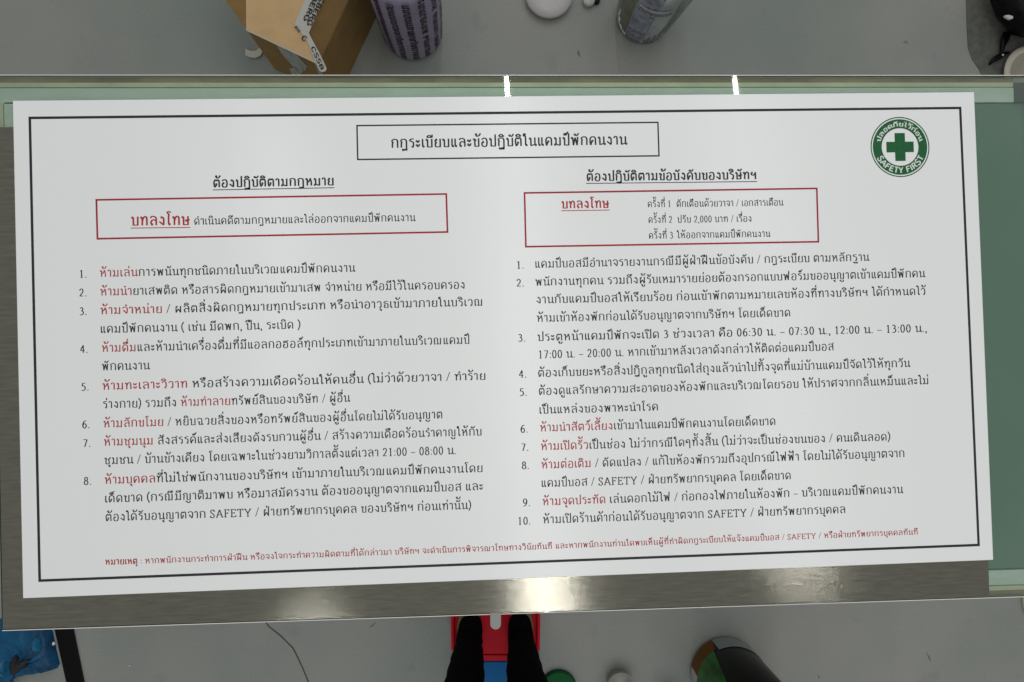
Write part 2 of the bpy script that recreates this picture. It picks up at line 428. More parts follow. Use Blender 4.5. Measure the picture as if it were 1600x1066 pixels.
def glyph_quads(spec, thick, thin, dx=0.0, dy=0.0):
    """list of (layer, quad) in glyph units"""
    out = []
    if not spec:
        return out
    for li, st in enumerate(spec.split('|')):
        k, rest = st[0], st[2:]
        pp = [tuple(float(x) for x in t.split(',')) for t in rest.split()]
        if k in 'lst':
            pts = [(a + dx, b + dy) for a, b in pp]
            if k == 's':
                pts = catmull(pts)
            qs = ribbon(pts, False, thick if k != 't' else thin, thin)
        elif k == 'o' or k == 'e':
            t = pp[0]
            rx = t[2] if len(t) > 2 else LOOP
            ry = t[3] if len(t) > 3 else rx
            seg = 20 if k == 'e' else 10
            pts = [(t[0] + dx + rx * math.cos(2 * math.pi * i / seg), t[1] + dy + ry * math.sin(2 * math.pi * i / seg)) for i in range(seg)]
            qs = ribbon(pts, True, thick if k == 'e' else thin, thin)
        else:
            x, y = pp[0]; x += dx; y += dy; r = .075
            qs = [((x - r, y - r), (x + r, y - r), (x + r, y + r), (x - r, y + r))]
        for q in qs:
            out.append((li, q))
    return out

TALL = 'ปฝฟ'
def layout(text, thick=.125, thin=.075, sans=False):
    """-> total advance, list of (layer, quad, red?)"""
    x = 0.0; out = []; red = False
    basex = 0.0; stem = 0.0; tall = False; upper = False
    for ch in text:
        if ch == '[': red = True; continue
        if ch == ']': red = False; continue
        if ch == '\u0e33':   # sara am
            out += [(l, q, red) for l, q in glyph_quads(MK['ํ'], thick, thin, stem - (.12 if tall else 0))]
            upper = True
            # a tone mark already placed stays above; then the long aa
            adv, sp = GL['า']
            out += [(l, q, red) for l, q in glyph_quads(sp, thick, thin, x)]
            x += adv
            continue
        if ch in MK:
            dx = stem; dy = 0.0
            if tall and ch not in 'ุู':
                dx -= .22
            if ch in '่้์':
                if not upper:
                    dy = -.36
            elif ch not in 'ุู':
                upper = True
            out += [(l + 5, q, red) for l, q in glyph_quads(MK[ch], thick * .9, thin, dx, dy)]
            continue
        tab = SANS if sans and ch in SANS else GL
        adv, sp = tab[ch]
        k_ = 1.0 if sans or adv < .3 else .9     # narrow letters, open spacing
        out += [(l, tuple(((a - x - adv / 2) * k_ + x + adv / 2, b) for a, b in q), red) for l, q in glyph_quads(sp, thick, thin, x)]
        stem = x + {'ร': .6, 'ว': .64, 'ง': .6, 'จ': .7, 'พ': .86, 'ฟ': .9, 'ณ': 1.06, 'ญ': 1.04}.get(ch, .79)
        tall = ch in TALL
        upper = False
        x += adv
    return x, out

def tidy(text):
    """tone mark before sara am: raise it above the ring"""
    return text.replace('\u0e49\u0e33', '\u0e33')

def text_mesh(name, text, fmap, mats, parent, size, length=None, bold=False, sans=False, label=None, w=None):
    """fmap(x, y, layer) -> world point; x, y in metres from the start of the baseline"""
    thick, thin = (.215, .13) if bold else (.162, .098)
    if w: thick, thin = w
    if sans and not w: thick, thin = (.15, .15)
    adv, q = layout(text, thick, thin, sans)
    sx = (length / adv) if length else size
    verts = []; faces = []; mi = []
    for layer, quad, red in q:
        b = len(verts)
        for (x, y) in quad:
            verts.append(fmap(x * sx, y * size, layer))
        faces.append((b, b + 1, b + 2, b + 3)); mi.append(1 if red else 0)
    o = mobj(name, verts, faces, mats, parent, mi)
    if label:
        o['label'] = label
    return o

# ================================================================== SETTING
floor = mobj('floor', [(-9, -9, 0), (9, -9, 0), (9, 9, 0), (-9, 9, 0)], [(0, 1, 2, 3)], M['floor'])
floor['kind'] = 'structure'

def strip(name, pts, ws, z, m, parent=None, h=0.001):
    """a thin low strip following a line on the floor"""
    pw = [spot(u, v, z) for u, v in pts]
    q = []
    L = []; R = []
    for i in range(len(pw)):
        d = pw[min(i + 1, len(pw) - 1)] - pw[max(i - 1, 0)]
        nrm = Vector((-d.y, d.x, 0)).normalized() * (ws[i] / 2)
        L.append(pw[i] + nrm); R.append(pw[i] - nrm)
    v = []; f = []
    for i in range(len(pw)):
        v += [L[i], R[i], L[i] + Vector((0, 0, h)), R[i] + Vector((0, 0, h))]
    for i in range(len(pw) - 1):
        a = i * 4; b = a + 4
        f += [(a + 2, a + 3, b + 3, b + 2), (a, a + 2, b + 2, b), (a + 1, b + 1, b + 3, a + 3)]
    f += [(0, 1, 3, 2), (len(v) - 4, len(v) - 2, len(v) - 1, len(v) - 3)]
    return fixnormals(mobj(name, v, f, m, parent))
strip('floor_crack', [(408, 962), (420, 979), (438, 993), (448, 1003), (458, 1013), (465, 1027), (473, 1044), (482, 1066), (492, 1095)],
      [.0022, .003, .0035, .003, .0034, .0032, .003, .0034, .003], 0.0002, M['crack'], floor, 0.0003)
strip('scuff_mark', [(577, 981), (581, 978), (587, 973)], [.0005, .004, .001], 0.0002, M['scuff'], floor, 0.0003)
strip('scuff_mark', [(903, 78), (904, 84), (906, 89)], [.001, .006, .001], 0.0002, M['scuff'], floor, 0.0003)
strip('scuff_mark', [(1411, 67), (1415, 65), (1419, 68)], [.001, .005, .001], 0.0002, M['scuff'], floor, 0.0003)
strip('scuff_mark', [(1448, 1020), (1452, 1028), (1454, 1034)], [.001, .004, .001], 0.0002, M['scuff'], floor, 0.0003)
strip('scuff_mark', [(1278, 1054), (1280, 1060)], [.001, .004], 0.0002, M['scuff'], floor, 0.0003)

# ================================================================== TABLE
table = thing('glass_table', 'green glass topped table with pale mint rails, under the printed board', 'table', (0.02, 0, 0))
TL, TR, BR, BL = (-15, 118), (1610, 118.4), (1646, 930.5), (3, 985)
pane = slab('glass_pane', P([BL, BR, TR, TL], GLASS_Z), GLASS_Z - 0.005, GLASS_Z, M['glass'], table)

def sides(o, m):
    o.data.materials.append(m)
    for p in o.data.polygons:
        if abs(p.normal.z) < .5:
            p.material_index = 1
SIDE = mat('glass_side', (0.10, 0.24, 0.17), 0.7, spec=0.1)
sides(pane, SIDE)
def lerp(a, b, t): return a + (b - a) * t
pw = [spot(*q, GLASS_Z) for q in (TL, TR, BR, BL)]
def inset(side, d0, d1, e0, e1):
    """quad along one side of the pane between insets d0,d1; ends trimmed by e0,e1"""
    a, b, c, d = {'top': (pw[0], pw[1], pw[2], pw[3]), 'bottom': (pw[3], pw[2], pw[1], pw[0]), 'left': (pw[0], pw[3], pw[2], pw[1]), 'right': (pw[1], pw[2], pw[3], pw[0])}[side]
    t = (b - a).normalized(); ni = (d - a); ni = (ni - t * ni.dot(t)).normalized()
    return [a + t * e0 + ni * d0, b - t * e1 + ni * d0, b - t * e1 + ni * d1, a + t * e0 + ni * d1]
zt = GLASS_Z - 0.0052
for side in ('top', 'bottom', 'left'):
    e1 = {'top': 0.019, 'bottom': 0.0, 'left': 0.0315}[side]
    e0 = 0.0 if side != 'left' else 0.0315
    q = 0.0035 if side == 'left' else 0.0018
    slab('edge_refraction', inset(side, 0.0004, 0.0085 - q, e0 + .0005, e1), zt - 0.010, zt - 0.0005, M['brown'], table)  # brown strip painted as the refraction seen inside the glass edge
    slab('rail_lip', inset(side, 0.0085 - q, 0.0140 - q, e0, e1), zt - 0.012, zt - 0.0008, M['cream'], table)
    slab('rail_groove', inset(side, 0.0140 - q, 0.0155 - q, e0, e1), zt - 0.012, zt - 0.003, M['mintdark'], table)
    slab('frame_rail', inset(side, 0.0155 - q, 0.0345 - q, e0, e1), zt - 0.005, zt - 0.0004, M['mint'], table)
L_ = (pw[1] - pw[0]).length
slab('corner_bracket', inset('top', 0.0070, 0.0327, L_ - 0.0188, 0.001), zt - 0.004, zt - 0.0004, mat('dark_bracket', (0.05, 0.075, 0.06), 0.6), table)
sides(slab('darkening_pane', [inset('top', 0.0335, 0.05, 0.030, 0.001)[0], inset('top', 0.0335, 0.05, 0.030, 0.001)[1], inset('bottom', 0.0335, 0.05, 0.030, 0.001)[1], inset('bottom', 0.0335, 0.05, 0.030, 0.001)[0]], zt - 0.004, zt - 0.001, M['darkening_glass'], table), SIDE)  # added tinted pane that darkens the view through the middle of the table
# pale strips painting the bright highlight along the pane's edge
for side in ('top', 'bottom', 'left'):
    slab('pane_edge_highlight', inset(side, -0.0010, 0.0, 0.0, 0.0), GLASS_Z - 0.005, GLASS_Z - (0.0004 if side in ('top', 'bottom') else 0.003), M['arris_highlight'], table)
for (x, y) in ((-0.56, 0.26), (-0.56, -0.26), (0.58, 0.26), (0.58, -0.26)):
    slab('leg', [(x - .02, y - .02), (x + .02, y - .02), (x + .02, y + .02), (x - .02, y + .02)], 0, zt - 0.012, M['grey_pl'], table)

# ================================================================== STEEL PLATE
PZ = GLASS_Z + 0.0005
PZ1 = PZ + 0.0012
def arcpts(cx, cy, r, a0, a1, n):
    return [(cx + r * math.cos(math.radians(a0 + (a1 - a0) * i / n)), cy + r * math.sin(math.radians(a0 + (a1 - a0) * i / n))) for i in range(n + 1)]
plate = slab('steel_plate', P([(-9, 199), (4.6, 983.4), (1546, 932.8), (1523, 193)], PZ1), PZ, PZ1, M['steel'])
tag(plate, 'dull brushed steel sheet lying on the glass under the white board', 'metal sheet')
tabp = P([(766.2, 958.2)] + [(u, v) for u, v in arcpts(774.4, 975.5, 8.2, 180, 0, 12)] + [(782.6, 957.6)], PZ1)
slab('tab', tabp, PZ, PZ1 - 0.0001, mat('tab_grey', (0.27, 0.285, 0.27), 0.5, spec=0.3), plate)

# ================================================================== BOARD
BZ0 = PZ1 + 0.0002
BZ = BZ0 + 0.003
bq = P([(36, 935), (1552, 875), (1522, 144), (20, 157.5)], BZ)
board = thing('printed_board', 'large white rectangular board printed with worker camp rules in Thai', 'sign board', (0, 0, BZ0))
slab('panel', bq, BZ0, BZ, M['board'], board, bevel=0.0004)

LAY = 0.00012
def frame(name, corners, w, m, lift=LAY):
    """printed rectangle outline; corners TL TR BR BL = outer edge"""
    o = [spot(u, v, BZ) for u, v in corners]
    z = BZ + lift
    cen = sum(o, Vector()) / 4
    inn = []
    for i in range(4):
        p, a, b = o[i], o[i - 1], o[(i + 1) % 4]
        inn.append(p + (a - p).normalized() * w + (b - p).normalized() * w)
    v = [(p.x, p.y, z) for p in o + inn]
    f = [(i, (i + 1) % 4, 4 + (i + 1) % 4, 4 + i) for i in range(4)]
    return fixnormals(mobj(name, v, [tuple(reversed(q)) for q in f], m, board))
def up(o):
    return o
frame('printed_border', [(44.5, 182.5), (1502, 167), (1531, 853.5), (60, 909.5)], 0.0031, M['frame_ink'])
frame('title_box', [(556.6, 195.4), (1029, 190.3), (1030.8, 244.8), (557.8, 250.6)], 0.0018, M['ink'])
frame('penalty_box', [(149.2, 311.2), (698.6, 302.0), (700.6, 364.0), (151.0, 374.6)], 0.0021, M['red'])
frame('penalty_box', [(818.2, 300.4), (1277.4, 293.3), (1280.0, 379.2), (820.4, 387.0)], 0.0021, M['red'])

def line(text, a, b, px, bold=False, red=False, underline=None, w=None):
    pa, pb = spot(*a, BZ), spot(*b, BZ)
    t = (pb - pa); ln = t.length; t.normalize()
    n = Vector((-t.y, t.x, 0))
    size = px * (CAM.z - BZ) / 1155
    def fm(x, y, layer):
        p = pa + t * x + n * y
        return (p.x, p.y, BZ + LAY + layer * 0.000012)
    mats = [M['red_text'], M['red_text']] if red else [M['ink'], M['red_text']]
    o = text_mesh('text_line', text, fm, mats, board, size, ln, bold, w=w)
    if underline:
        z = BZ + LAY * 0.6
        h = 0.0007 if not bold else 0.0010
        p0 = pa - n * underline; p1 = pb - n * underline
        mobj('underline', [(q.x, q.y, z) for q in (p0 - n * h, p1 - n * h, p1, p0)], [(0, 1, 2, 3)], mats[0], board)
    return o

HB = (.19, .12)
line('กฎระเบียบและข้อปฏิบัติในแคมป์พักคนงาน', (610.3, 231.2), (980.5, 226.0), 13.2, w=HB)
line('ต้องปฏิบัติตามกฎหมาย', (332.4, 293.0), (522.5, 289.6), 11.6, bold=True, underline=.0026)
line('ต้องปฏิบัติตามข้อบังคับของบริษัทฯ', (915.8, 283.0), (1183, 280.0), 11.6, bold=True, underline=.0026)
line('บทลงโทษ', (204.2, 352.6), (297.2, 351.6), 13.6, bold=True, red=True, underline=.0026, w=(.20, .12))
line('ดำเนินคดีตามกฎหมายและไล่ออกจากแคมป์พักคนงาน', (302.7, 351.4), (649.5, 345.6), 9.4)
line('บทลงโทษ', (876.9, 325.9), (952.2, 324.8), 11.4, bold=True, red=True, underline=.0024)
line('ครั้งที่ 1', (1011.6, 324), (1049.2, 323.6), 8.6)
line('ตักเตือนด้วยวาจา / เอกสารเตือน', (1056.6, 323.6), (1224.2, 321.3), 8.6)
line('ครั้งที่ 2', (1012.6, 348.7), (1051, 348.2), 8.6)
line('ปรับ 2,000 บาท / เรื่อง', (1058, 348.2), (1175.2, 346.4), 8.6)
line('ครั้งที่ 3', (1013.3, 373.2), (1052.4, 372.7), 8.6)
line('ให้ออกจากแคมป์พักคนงาน', (1057.5, 372.6), (1204, 370.2), 8.6)
TX = 10.2
LEFT = [
('[ห้ามเล่น]การพนันทุกชนิดภายในบริเวณแคมป์พักคนงาน', (155.4, 432.8), (555.5, 424.7)),
('[ห้ามนำ]ยาเสพติด หรือสารผิดกฎหมายเข้ามาเสพ จำหน่าย หรือมีไว้ในครอบครอง', (156.0, 462.0), (727.5, 451.0)),
('[ห้ามจำหน่าย] / ผลิตสิ่งผิดกฎหมายทุกประเภท หรือนำอาวุธเข้ามาภายในบริเวณ', (156.2, 491.3), (756, 477.8)),
('แคมป์พักคนงาน ( เช่น มีดพก, ปืน, ระเบิด )', (156.0, 520.5), (470, 513.4)),
('[ห้ามดื่ม]และห้ามนำเครื่องดื่มที่มีแอลกอฮอล์ทุกประเภทเข้ามาภายในบริเวณแคมป์', (158.4, 550.2), (734.5, 537.2)),
('พักคนงาน', (158.4, 579.0), (234.6, 577.2)),
('[ห้ามทะเลาะวิวาท] หรือสร้างความเดือดร้อนให้คนอื่น (ไม่ว่าด้วยวาจา / ทำร้าย', (159.2, 609.4), (759.8, 593.4)),
('ร่างกาย) รวมถึง [ห้ามทำลาย]ทรัพย์สินของบริษัท / ผู้อื่น', (160.0, 638.2), (547.5, 627.8)),
('[ห้ามลักขโมย] / หยิบฉวยสิ่งของหรือทรัพย์สินของผู้อื่นโดยไม่ได้รับอนุญาต', (160.8, 668.2), (692.5, 653.8)),
('[ห้ามชุมนุม] สังสรรค์และส่งเสียงดังรบกวนผู้อื่น / สร้างความเดือดร้อนรำคาญให้กับ', (161.6, 696.8), (753.6, 680.4)),
('ชุมชน / บ้านข้างเคียง โดยเฉพาะในช่วงยามวิกาลตั้งแต่เวลา 21:00 – 08:00 น.', (162.3, 725.6), (713.5, 709.7)),
('[ห้ามบุคคล]ที่ไม่ใช่พนักงานของบริษัทฯ เข้ามาภายในบริเวณแคมป์พักคนงานโดย', (162.8, 756.4), (755.2, 737.6)),
('เด็ดขาด (กรณีมีญาติมาพบ หรือมาสมัครงาน ต้องขออนุญาตจากแคมป์บอส และ', (163.0, 785.4), (755.8, 765.7)),
('ต้องได้รับอนุญาตจาก SAFETY / ฝ่ายทรัพยากรบุคคล ของบริษัทฯ ก่อนเท่านั้น)', (164.0, 814.6), (736.8, 795.4)),
]
RIGHT = [
('แคมป์บอสมีอำนาจรายงานกรณีมีผู้ฝ่าฝืนข้อบังคับ / กฎระเบียบ ตามหลักฐาน', (835.2, 418.8), (1358.6, 407.6)),
('พนักงานทุกคน รวมถึงผู้รับเหมารายย่อยต้องกรอกแบบฟอร์มขออนุญาตเข้าแคมป์พักคน', (835.8, 446.7), (1446, 433.2)),
('งานกับแคมป์บอสให้เรียบร้อย ก่อนเข้าพักตามหมายเลขห้องที่ทางบริษัทฯ ได้กำหนดไว้', (837.0, 474.4), (1447, 460.8)),
('ห้ามเข้าห้องพักก่อนได้รับอนุญาตจากบริษัทฯ โดยเด็ดขาด', (838.1, 503.2), (1236, 494.6)),
('ประตูหน้าแคมป์พักจะเปิด 3 ช่วงเวลา คือ 06:30 น. – 07:30 น., 12:00 น. – 13:00 น.,', (839.2, 533.0), (1449, 518.7)),
('17:00 น. – 20:00 น. หากเข้ามาหลังเวลาดังกล่าวให้ติดต่อแคมป์บอส', (840.6, 560.3), (1303.6, 547.5)),
('ต้องเก็บขยะหรือสิ่งปฏิกูลทุกชนิดใส่ถุงแล้วนำไปทิ้งจุดที่แม่บ้านแคมป์จัดไว้ให้ทุกวัน', (840.0, 589.1), (1422.6, 573.4)),
('ต้องดูแลรักษาความสะอาดของห้องพักและบริเวณโดยรอบ ให้ปราศจากกลิ่นเหม็นและไม่', (841.0, 617.3), (1452, 600.4)),
('เป็นแหล่งของพาหะนำโรค', (841.8, 646.8), (1029.4, 641.4)),
('[ห้ามนำสัตว์เลี้ยง]เข้ามาในแคมป์พักคนงานโดยเด็ดขาด', (843.2, 674.5), (1212.8, 664.2)),
('[ห้ามเปิดรั้ว]เป็นช่อง ไม่ว่ากรณีใดๆทั้งสิ้น (ไม่ว่าจะเป็นช่องขนของ / คนเดินลอด)', (844.4, 703.6), (1391.6, 688.3)),
('[ห้ามต่อเติม] / ดัดแปลง / แก้ไขห้องพักรวมถึงอุปกรณ์ไฟฟ้า โดยไม่ได้รับอนุญาตจาก', (845.2, 732.4), (1414.4, 714.3)),
('แคมป์บอส / SAFETY / ฝ่ายทรัพยากรบุคคล โดยเด็ดขาด', (845.0, 761.2), (1236.8, 748.9)),
('[ห้ามจุดประทัด] เล่นดอกไม้ไฟ / ก่อกองไฟภายในห้องพัก – บริเวณแคมป์พักคนงาน', (847.0, 789.9), (1411.6, 770.6)),
('ห้ามเปิดร้านค้าก่อนได้รับอนุญาตจาก SAFETY / ฝ่ายทรัพยากรบุคคล', (847.8, 818.2), (1322, 801.8)),
]
for t, a, b in LEFT + RIGHT:
    line(t, a, b, TX)
def number(s, x, y, x1):
    line(s, (x, y), (x1, y - (x1 - x) * 0.024), 9.6)
for s, x, y in (('1.', 123.2, 434.2), ('2.', 123.2, 463.4), ('3.', 123.4, 492.6), ('4.', 124.8, 551.6), ('5.', 126.4, 610.6), ('6.', 127.8, 669.4), ('7.', 129.0, 698.6), ('8.', 130.2, 757.8)):
    number(s, x, y, x + 13.2)
for s, x, y in (('1.', 806.4, 420.0), ('2.', 806.6, 448.0), ('3.', 808.8, 534.0), ('4.', 810.4, 590.6), ('5.', 811.2, 618.6), ('6.', 812.6, 676.2), ('7.', 813.6, 704.8), ('8.', 814.6, 733.2), ('9.', 816.2, 791.2)):
    number(s, x, y, x + 13.0)
number('10.', 808.4, 820.0, 829.6)
line('หมายเหตุ', (164, 882.6), (215.4, 881.2), 7.6, bold=True, red=True)
line(': หากพนักงานกระทำการฝ่าฝืน หรือจงใจกระทำความผิดตามที่ได้กล่าวมา บริษัทฯ จะดำเนินการพิจารณาโทษทางวินัยทันที', (219, 881.0), (863.3, 857.6), 7.2, red=True)
line('และหากพนักงานท่านใดพบเห็นผู้ที่ทำผิดกฎระเบียบให้แจ้งแคมป์บอส / SAFETY / หรือฝ่ายทรัพยากรบุคคลทันที', (867.5, 857.4), (1434.8, 835.2), 7.2, red=True)

# --- safety emblem printed on the board
ecx = spot(1406.3, 229.9, BZ)
emb_r = 48.6 * (CAM.z - BZ) / 1155
ea = spot(1500, 168, BZ) - spot(45, 184, BZ)
eang = math.atan2(ea.y, ea.x)
def disc(name, r0, r1, m, layer, n=72):
    z = BZ + LAY + layer * 0.00006
    v = []; f = []
    for i in range(n):
        th = 2 * math.pi * i / n
        v += [(ecx.x + r0 * math.cos(th), ecx.y + r0 * math.sin(th), z), (ecx.x + r1 * math.cos(th), ecx.y + r1 * math.sin(th), z)]
    for i in range(n):
        a = 2 * i; b = 2 * ((i + 1) % n)
        f.append((a, a + 1, b + 1, b))
    return mobj(name, v, f, m, board)
R_ = emb_r
disc('emblem_rim', R_ * .965, R_ * 1.0, M['green'], 1)
disc('emblem_ring', R_ * .625, R_ * .925, M['green'], 1)
def eloc(x, y, z):
    c, s = math.cos(eang), math.sin(eang)
    return (ecx.x + x * c - y * s, ecx.y + x * s + y * c, z)
k, L2 = R_ * .175, R_ * .465
cr = [(-k, -L2), (k, -L2), (k, -k), (L2, -k), (L2, k), (k, k), (k, L2), (-k, L2), (-k, k), (-L2, k), (-L2, -k), (-k, -k)]
mobj('emblem_cross', [eloc(x, y, BZ + LAY * 1.5) for x, y in cr], [tuple(range(12))], M['green'], board)
def arc_text(text, r, a_mid, span, size, inside, sans, w):
    adv, _ = layout(text, sans=sans)
    ln = math.radians(span) * r
    def fm(x, y, layer):
        if not inside:      # reads clockwise over the top
            th = math.radians(a_mid) + math.radians(span) / 2 - x / r
            rr = r + y
        else:               # reads counter-clockwise along the bottom
            th = math.radians(a_mid) - math.radians(span) / 2 + x / r
            rr = r - y
        x2, y2 = rr * math.cos(th), rr * math.sin(th)
        return eloc(x2, y2, BZ + LAY * 2.4 + layer * 0.000012)
    return text_mesh('emblem_lettering', text, fm, [M['white_ink']], board, size, ln, sans=sans, w=w)
arc_text('ปลอดภัยไว้ก่อน', R_ * .69, 90, 152, R_ * .115, False, False, (.24, .20))
arc_text('SAFETY FIRST', R_ * .865, 270, 134, R_ * .185, True, True, (.21, .21))

# ================================================================== THINGS BEYOND THE TABLE
# --- cardboard box, top panel pushed up and taped along its far side
BH = .215
B_, C_ = spot(384.5, 46, BH), spot(498, 99, BH)
dirx = (C_ - B_).normalized(); dn = Vector((-dirx.y, dirx.x, 0))
D_ = C_ + dn * .3
box = thing('cardboard_box', 'brown cardboard box with taped flaps, standing left of the lilac roll', 'box', (B_.x + .06, B_.y + .1, 0))
slab('box_body', [B_, C_, D_, B_ + dn * .3], 0, BH, M['card_shaded'], box, bevel=.0015)
NRM = (C_ - B_).cross(D_ - B_).normalized()
if NRM.z < 0: NRM = -NRM
def onpl(u, v, lift, o=B_, n=NRM):
    d = RM @ Vector(((u - 800) / 1155, -(v - 533) / 1155, -1))
    t = (o + n * lift - CAM).dot(n) / d.dot(n)
    return CAM + d * t
def patch(name, pts, l0, l1, m, n=NRM, o=B_):
    k = len(pts)
    v = [onpl(a, b, l0, o, n) for a, b in pts] + [onpl(a, b, l1, o, n) for a, b in pts]
    f = [tuple(range(k)), tuple(range(k, 2 * k))] + [(i, (i + 1) % k, k + (i + 1) % k, k + i) for i in range(k)]
    return fixnormals(mobj(name, v, f, m, box))
patch('inner_flap', [(450, 77), (497, 98.5), (560, -36), (600, -120), (450, -120)], 0.0003, .0012, mat('kraft_painted_shade', (0.17, 0.10, 0.03), 0.85, noise=.12, nscale=25, bump=.2, bscale=90))  # flap colour darkened to match the box's shaded side
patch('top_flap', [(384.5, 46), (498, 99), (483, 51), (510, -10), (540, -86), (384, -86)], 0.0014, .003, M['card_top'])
slab('side_flap', P([(384.0, 45), (382.5, -86), (298, -86), (352, 0)], .217), .2155, .217, M['card_shaded'], box)
patch('flap_edge', [(384.0, 45.0), (385.2, 48.2), (497, 101), (499, 98.4), (494, 95.6), (388, 45.8)], .0034, .0046, M['card_edge'])
patch('tape', [(452, -50), (476, 0), (460, 38), (482.4, 52), (504, 0), (526, -50)], .0036, .0042, M['tape'])
patch('tape', [(460, 38), (479.5, 63), (490, 90), (499.5, 111), (504, 113), (509, 111), (510.5, 107), (500, 84.5), (482.4, 52)], .0048, .0054, M['tape'])
SN = (C_ - B_).cross(Vector((0, 0, 1))).normalized()
for pts in ([(432, 70), (445, 76), (476, 108), (470, 117), (452, 98), (440, 84)], [(447, 77), (462, 84), (480, 104), (476, 112), (466, 98)], [(452, 108), (462, 104), (474, 122), (460, 124)], [(490, 96), (496, 99), (505, 117), (499, 118)]):
    patch('tape', pts, -.0004 if SN.y > 0 else .0004, -.0012 if SN.y > 0 else .0012, M['tape_grey'], n=SN)
def tape_text(text, a, b, px, w=(.2, .2), lift=.0060):
    pa, pb = onpl(*a, lift), onpl(*b, lift)
    t = pb - pa; ln = t.length; t.normalize()
    n = NRM.cross(t)
    size = px * (CAM.z - pa.z) / 1155
    return text_mesh('tape_lettering', text, lambda x, y, l: pa + t * x + n * y + NRM * (l * .00002), [M['ink']], box, size, ln, sans=True, w=w)
tape_text('SBERG', (501, -6), (479, 39), 6.5)
tape_text('BERG', (491, -8), (473.5, 32), 7)
tape_text('CSSB', (485.5, 74), (502, 110), 5.5)
tape_text('C', (470, 60), (476.5, 65), 7)
tape_text('RX', (459, 43), (467, 52), 5, w=(.14, .14))
# --- lilac roll, standing
rl = spot(646, 53, 0)
roll = thing('wrapped_roll', 'lilac plastic wrapped roll covered in black lettering, beside the cardboard box', 'roll', rl)
rr = 0.0695
lathe('roll_wrap', rl, [(0, 0), (rr * .8, 0), (rr * .95, .006), (rr, .02), (rr * 1.06, .12), (rr * 1.12, .30), (rr * 1.0, .32), (0, .32)], M['lilac'], roll)
words = ['รถถนนมยเมฉนนบรกก', 'กรกถถนนยมกบขยนบ', 'ขนรกรทกำกถบนมยก', 'รถกรทกำกณทมยบนน', 'ระถระถฯ พนงอรมนง', 'ก่อย ถมนท รกบน', 'มนท กถบ รยน ก']
for i, wd in enumerate(words):
    ang = math.radians(-156 + i * 24)
    def fm(x, y, layer, ang=ang):
        th = ang + (y - .006) / rr
        z = .012 + x
        r = rr * (1.0 if z > .02 else .97) * (1 + (z - .02) / .1 * .06 if z < .12 else 1.06 + (z - .12) / .18 * .06) + .0012 + layer * .00002
        return (rl.x + r * math.cos(th), rl.y + r * math.sin(th), z)
    text_mesh('roll_lettering', wd, fm, [M['ink']], roll, .0125, .30, w=(.24, .17))

# --- white scrap of tape next to the box
sc = [(383, 76), (391, 79.5), (399, 79.5), (404, 75.5), (408, 73.5), (411.5, 79), (407, 87), (399, 90.5), (390, 89.5), (383.5, 86.5)]
scrap = slab('tape_scrap', P(sc, 0.006), 0.004, 0.006, mat('scrap_white', (0.52, 0.50, 0.43), 0.5), None, bevel=.0006)
tag(scrap, 'small curled white scrap lying on the floor left of the box', 'scrap')

# --- white round tub
tb = spot(858, -10, 0.024)
tub = thing('white_tub', 'white round plastic tub at the top edge, between roll and clear jar', 'tub', (tb.x, tb.y, 0))
lathe('tub_body', (tb.x, tb.y, 0), [(0, 0), (.048, 0), (.052, .003), (.054, .018), (0, .018)], M['white_pl'], tub)
lathe('lid', (tb.x, tb.y, .018), [(.054, -.003), (.0572, -.002), (.0574, .004), (.054, .009), (.040, .014), (.020, .0165), (0, .017)], M['white_pl'], tub)
sm = spot(921, -2, .02)
o = lathe('bottle_cap', (sm.x, sm.y, 0), [(0, 0), (.014, 0), (.0145, .015), (.013, .018), (0, .018)], M['white_pl'])
tag(o, 'small white cap at the top edge left of the clear jar', 'cap')
o = slab('black_clip', P([(929, -12), (940, -10), (937, 4), (930, 5)], .012), 0, .012, M['black_pl'], None, bevel=.002)
tag(o, 'tiny black clip between the white cap and the clear jar', 'clip')

# --- clear jar with papers inside
jl = spot(1002, 32, 0)
jar = thing('clear_jar', 'clear tapered plastic jar stuffed with printed papers at the top edge', 'jar', jl)
lathe('jar_wall', jl, [(0, .0), (.052, .0), (.064, .012), (.070, .05), (.079, .16), (.090, .32), (.092, .322), (.087, .32)], M['clear'], jar)
def sheet(a0, a1, r, z0, z1, m, nm, wob=.003, n=14, mm=7):
    v = []; f = []
    for j in range(mm + 1):
        z = z0 + (z1 - z0) * j / mm
        for i in range(n + 1):
            a = math.radians(a0 + (a1 - a0) * i / n)
            rad = (r + .004) * (1 + z * .9) + wob * math.sin(i * 1.7 + j * .9)
            v.append((jl.x + rad * math.cos(a), jl.y + rad * math.sin(a), z))
    for j in range(mm):
        for i in range(n):
            f.append((j * (n + 1) + i, j * (n + 1) + i + 1, (j + 1) * (n + 1) + i + 1, (j + 1) * (n + 1) + i))
    o = mobj(nm, v, f, m, jar, smooth=True)
    so = o.modifiers.new('s', 'SOLIDIFY'); so.thickness = .0008
    return o
sheet(222, 264, .054, .006, .27, M['paper'], 'printed_paper', .0015)
sheet(265.5, 300, .055, .008, .26, M['paper2'], 'pale_paper', .002)
sheet(302, 326, .052, .01, .27, M['olive'], 'olive_paper')
sheet(328, 385, .055, .008, .27, M['greyblue'], 'film')
sheet(150, 218, .05, .01, .27, M['olive'], 'olive_paper')
sheet(228, 292, .0585, .172, .200, mat('strip_white', (.85, .85, .92), .5), 'label_strip', .0)
def fmj(x, y, layer):
    a = math.radians(229) + x / .066
    z = .178 + y
    r = .0625 * (1 + z * .9) + .0010
    return (jl.x + r * math.cos(a), jl.y + r * math.sin(a), z)
text_mesh('jar_lettering', 'ถนกษบบเอเต', fmj, [M['ink']], jar, .014, .070, bold=True)
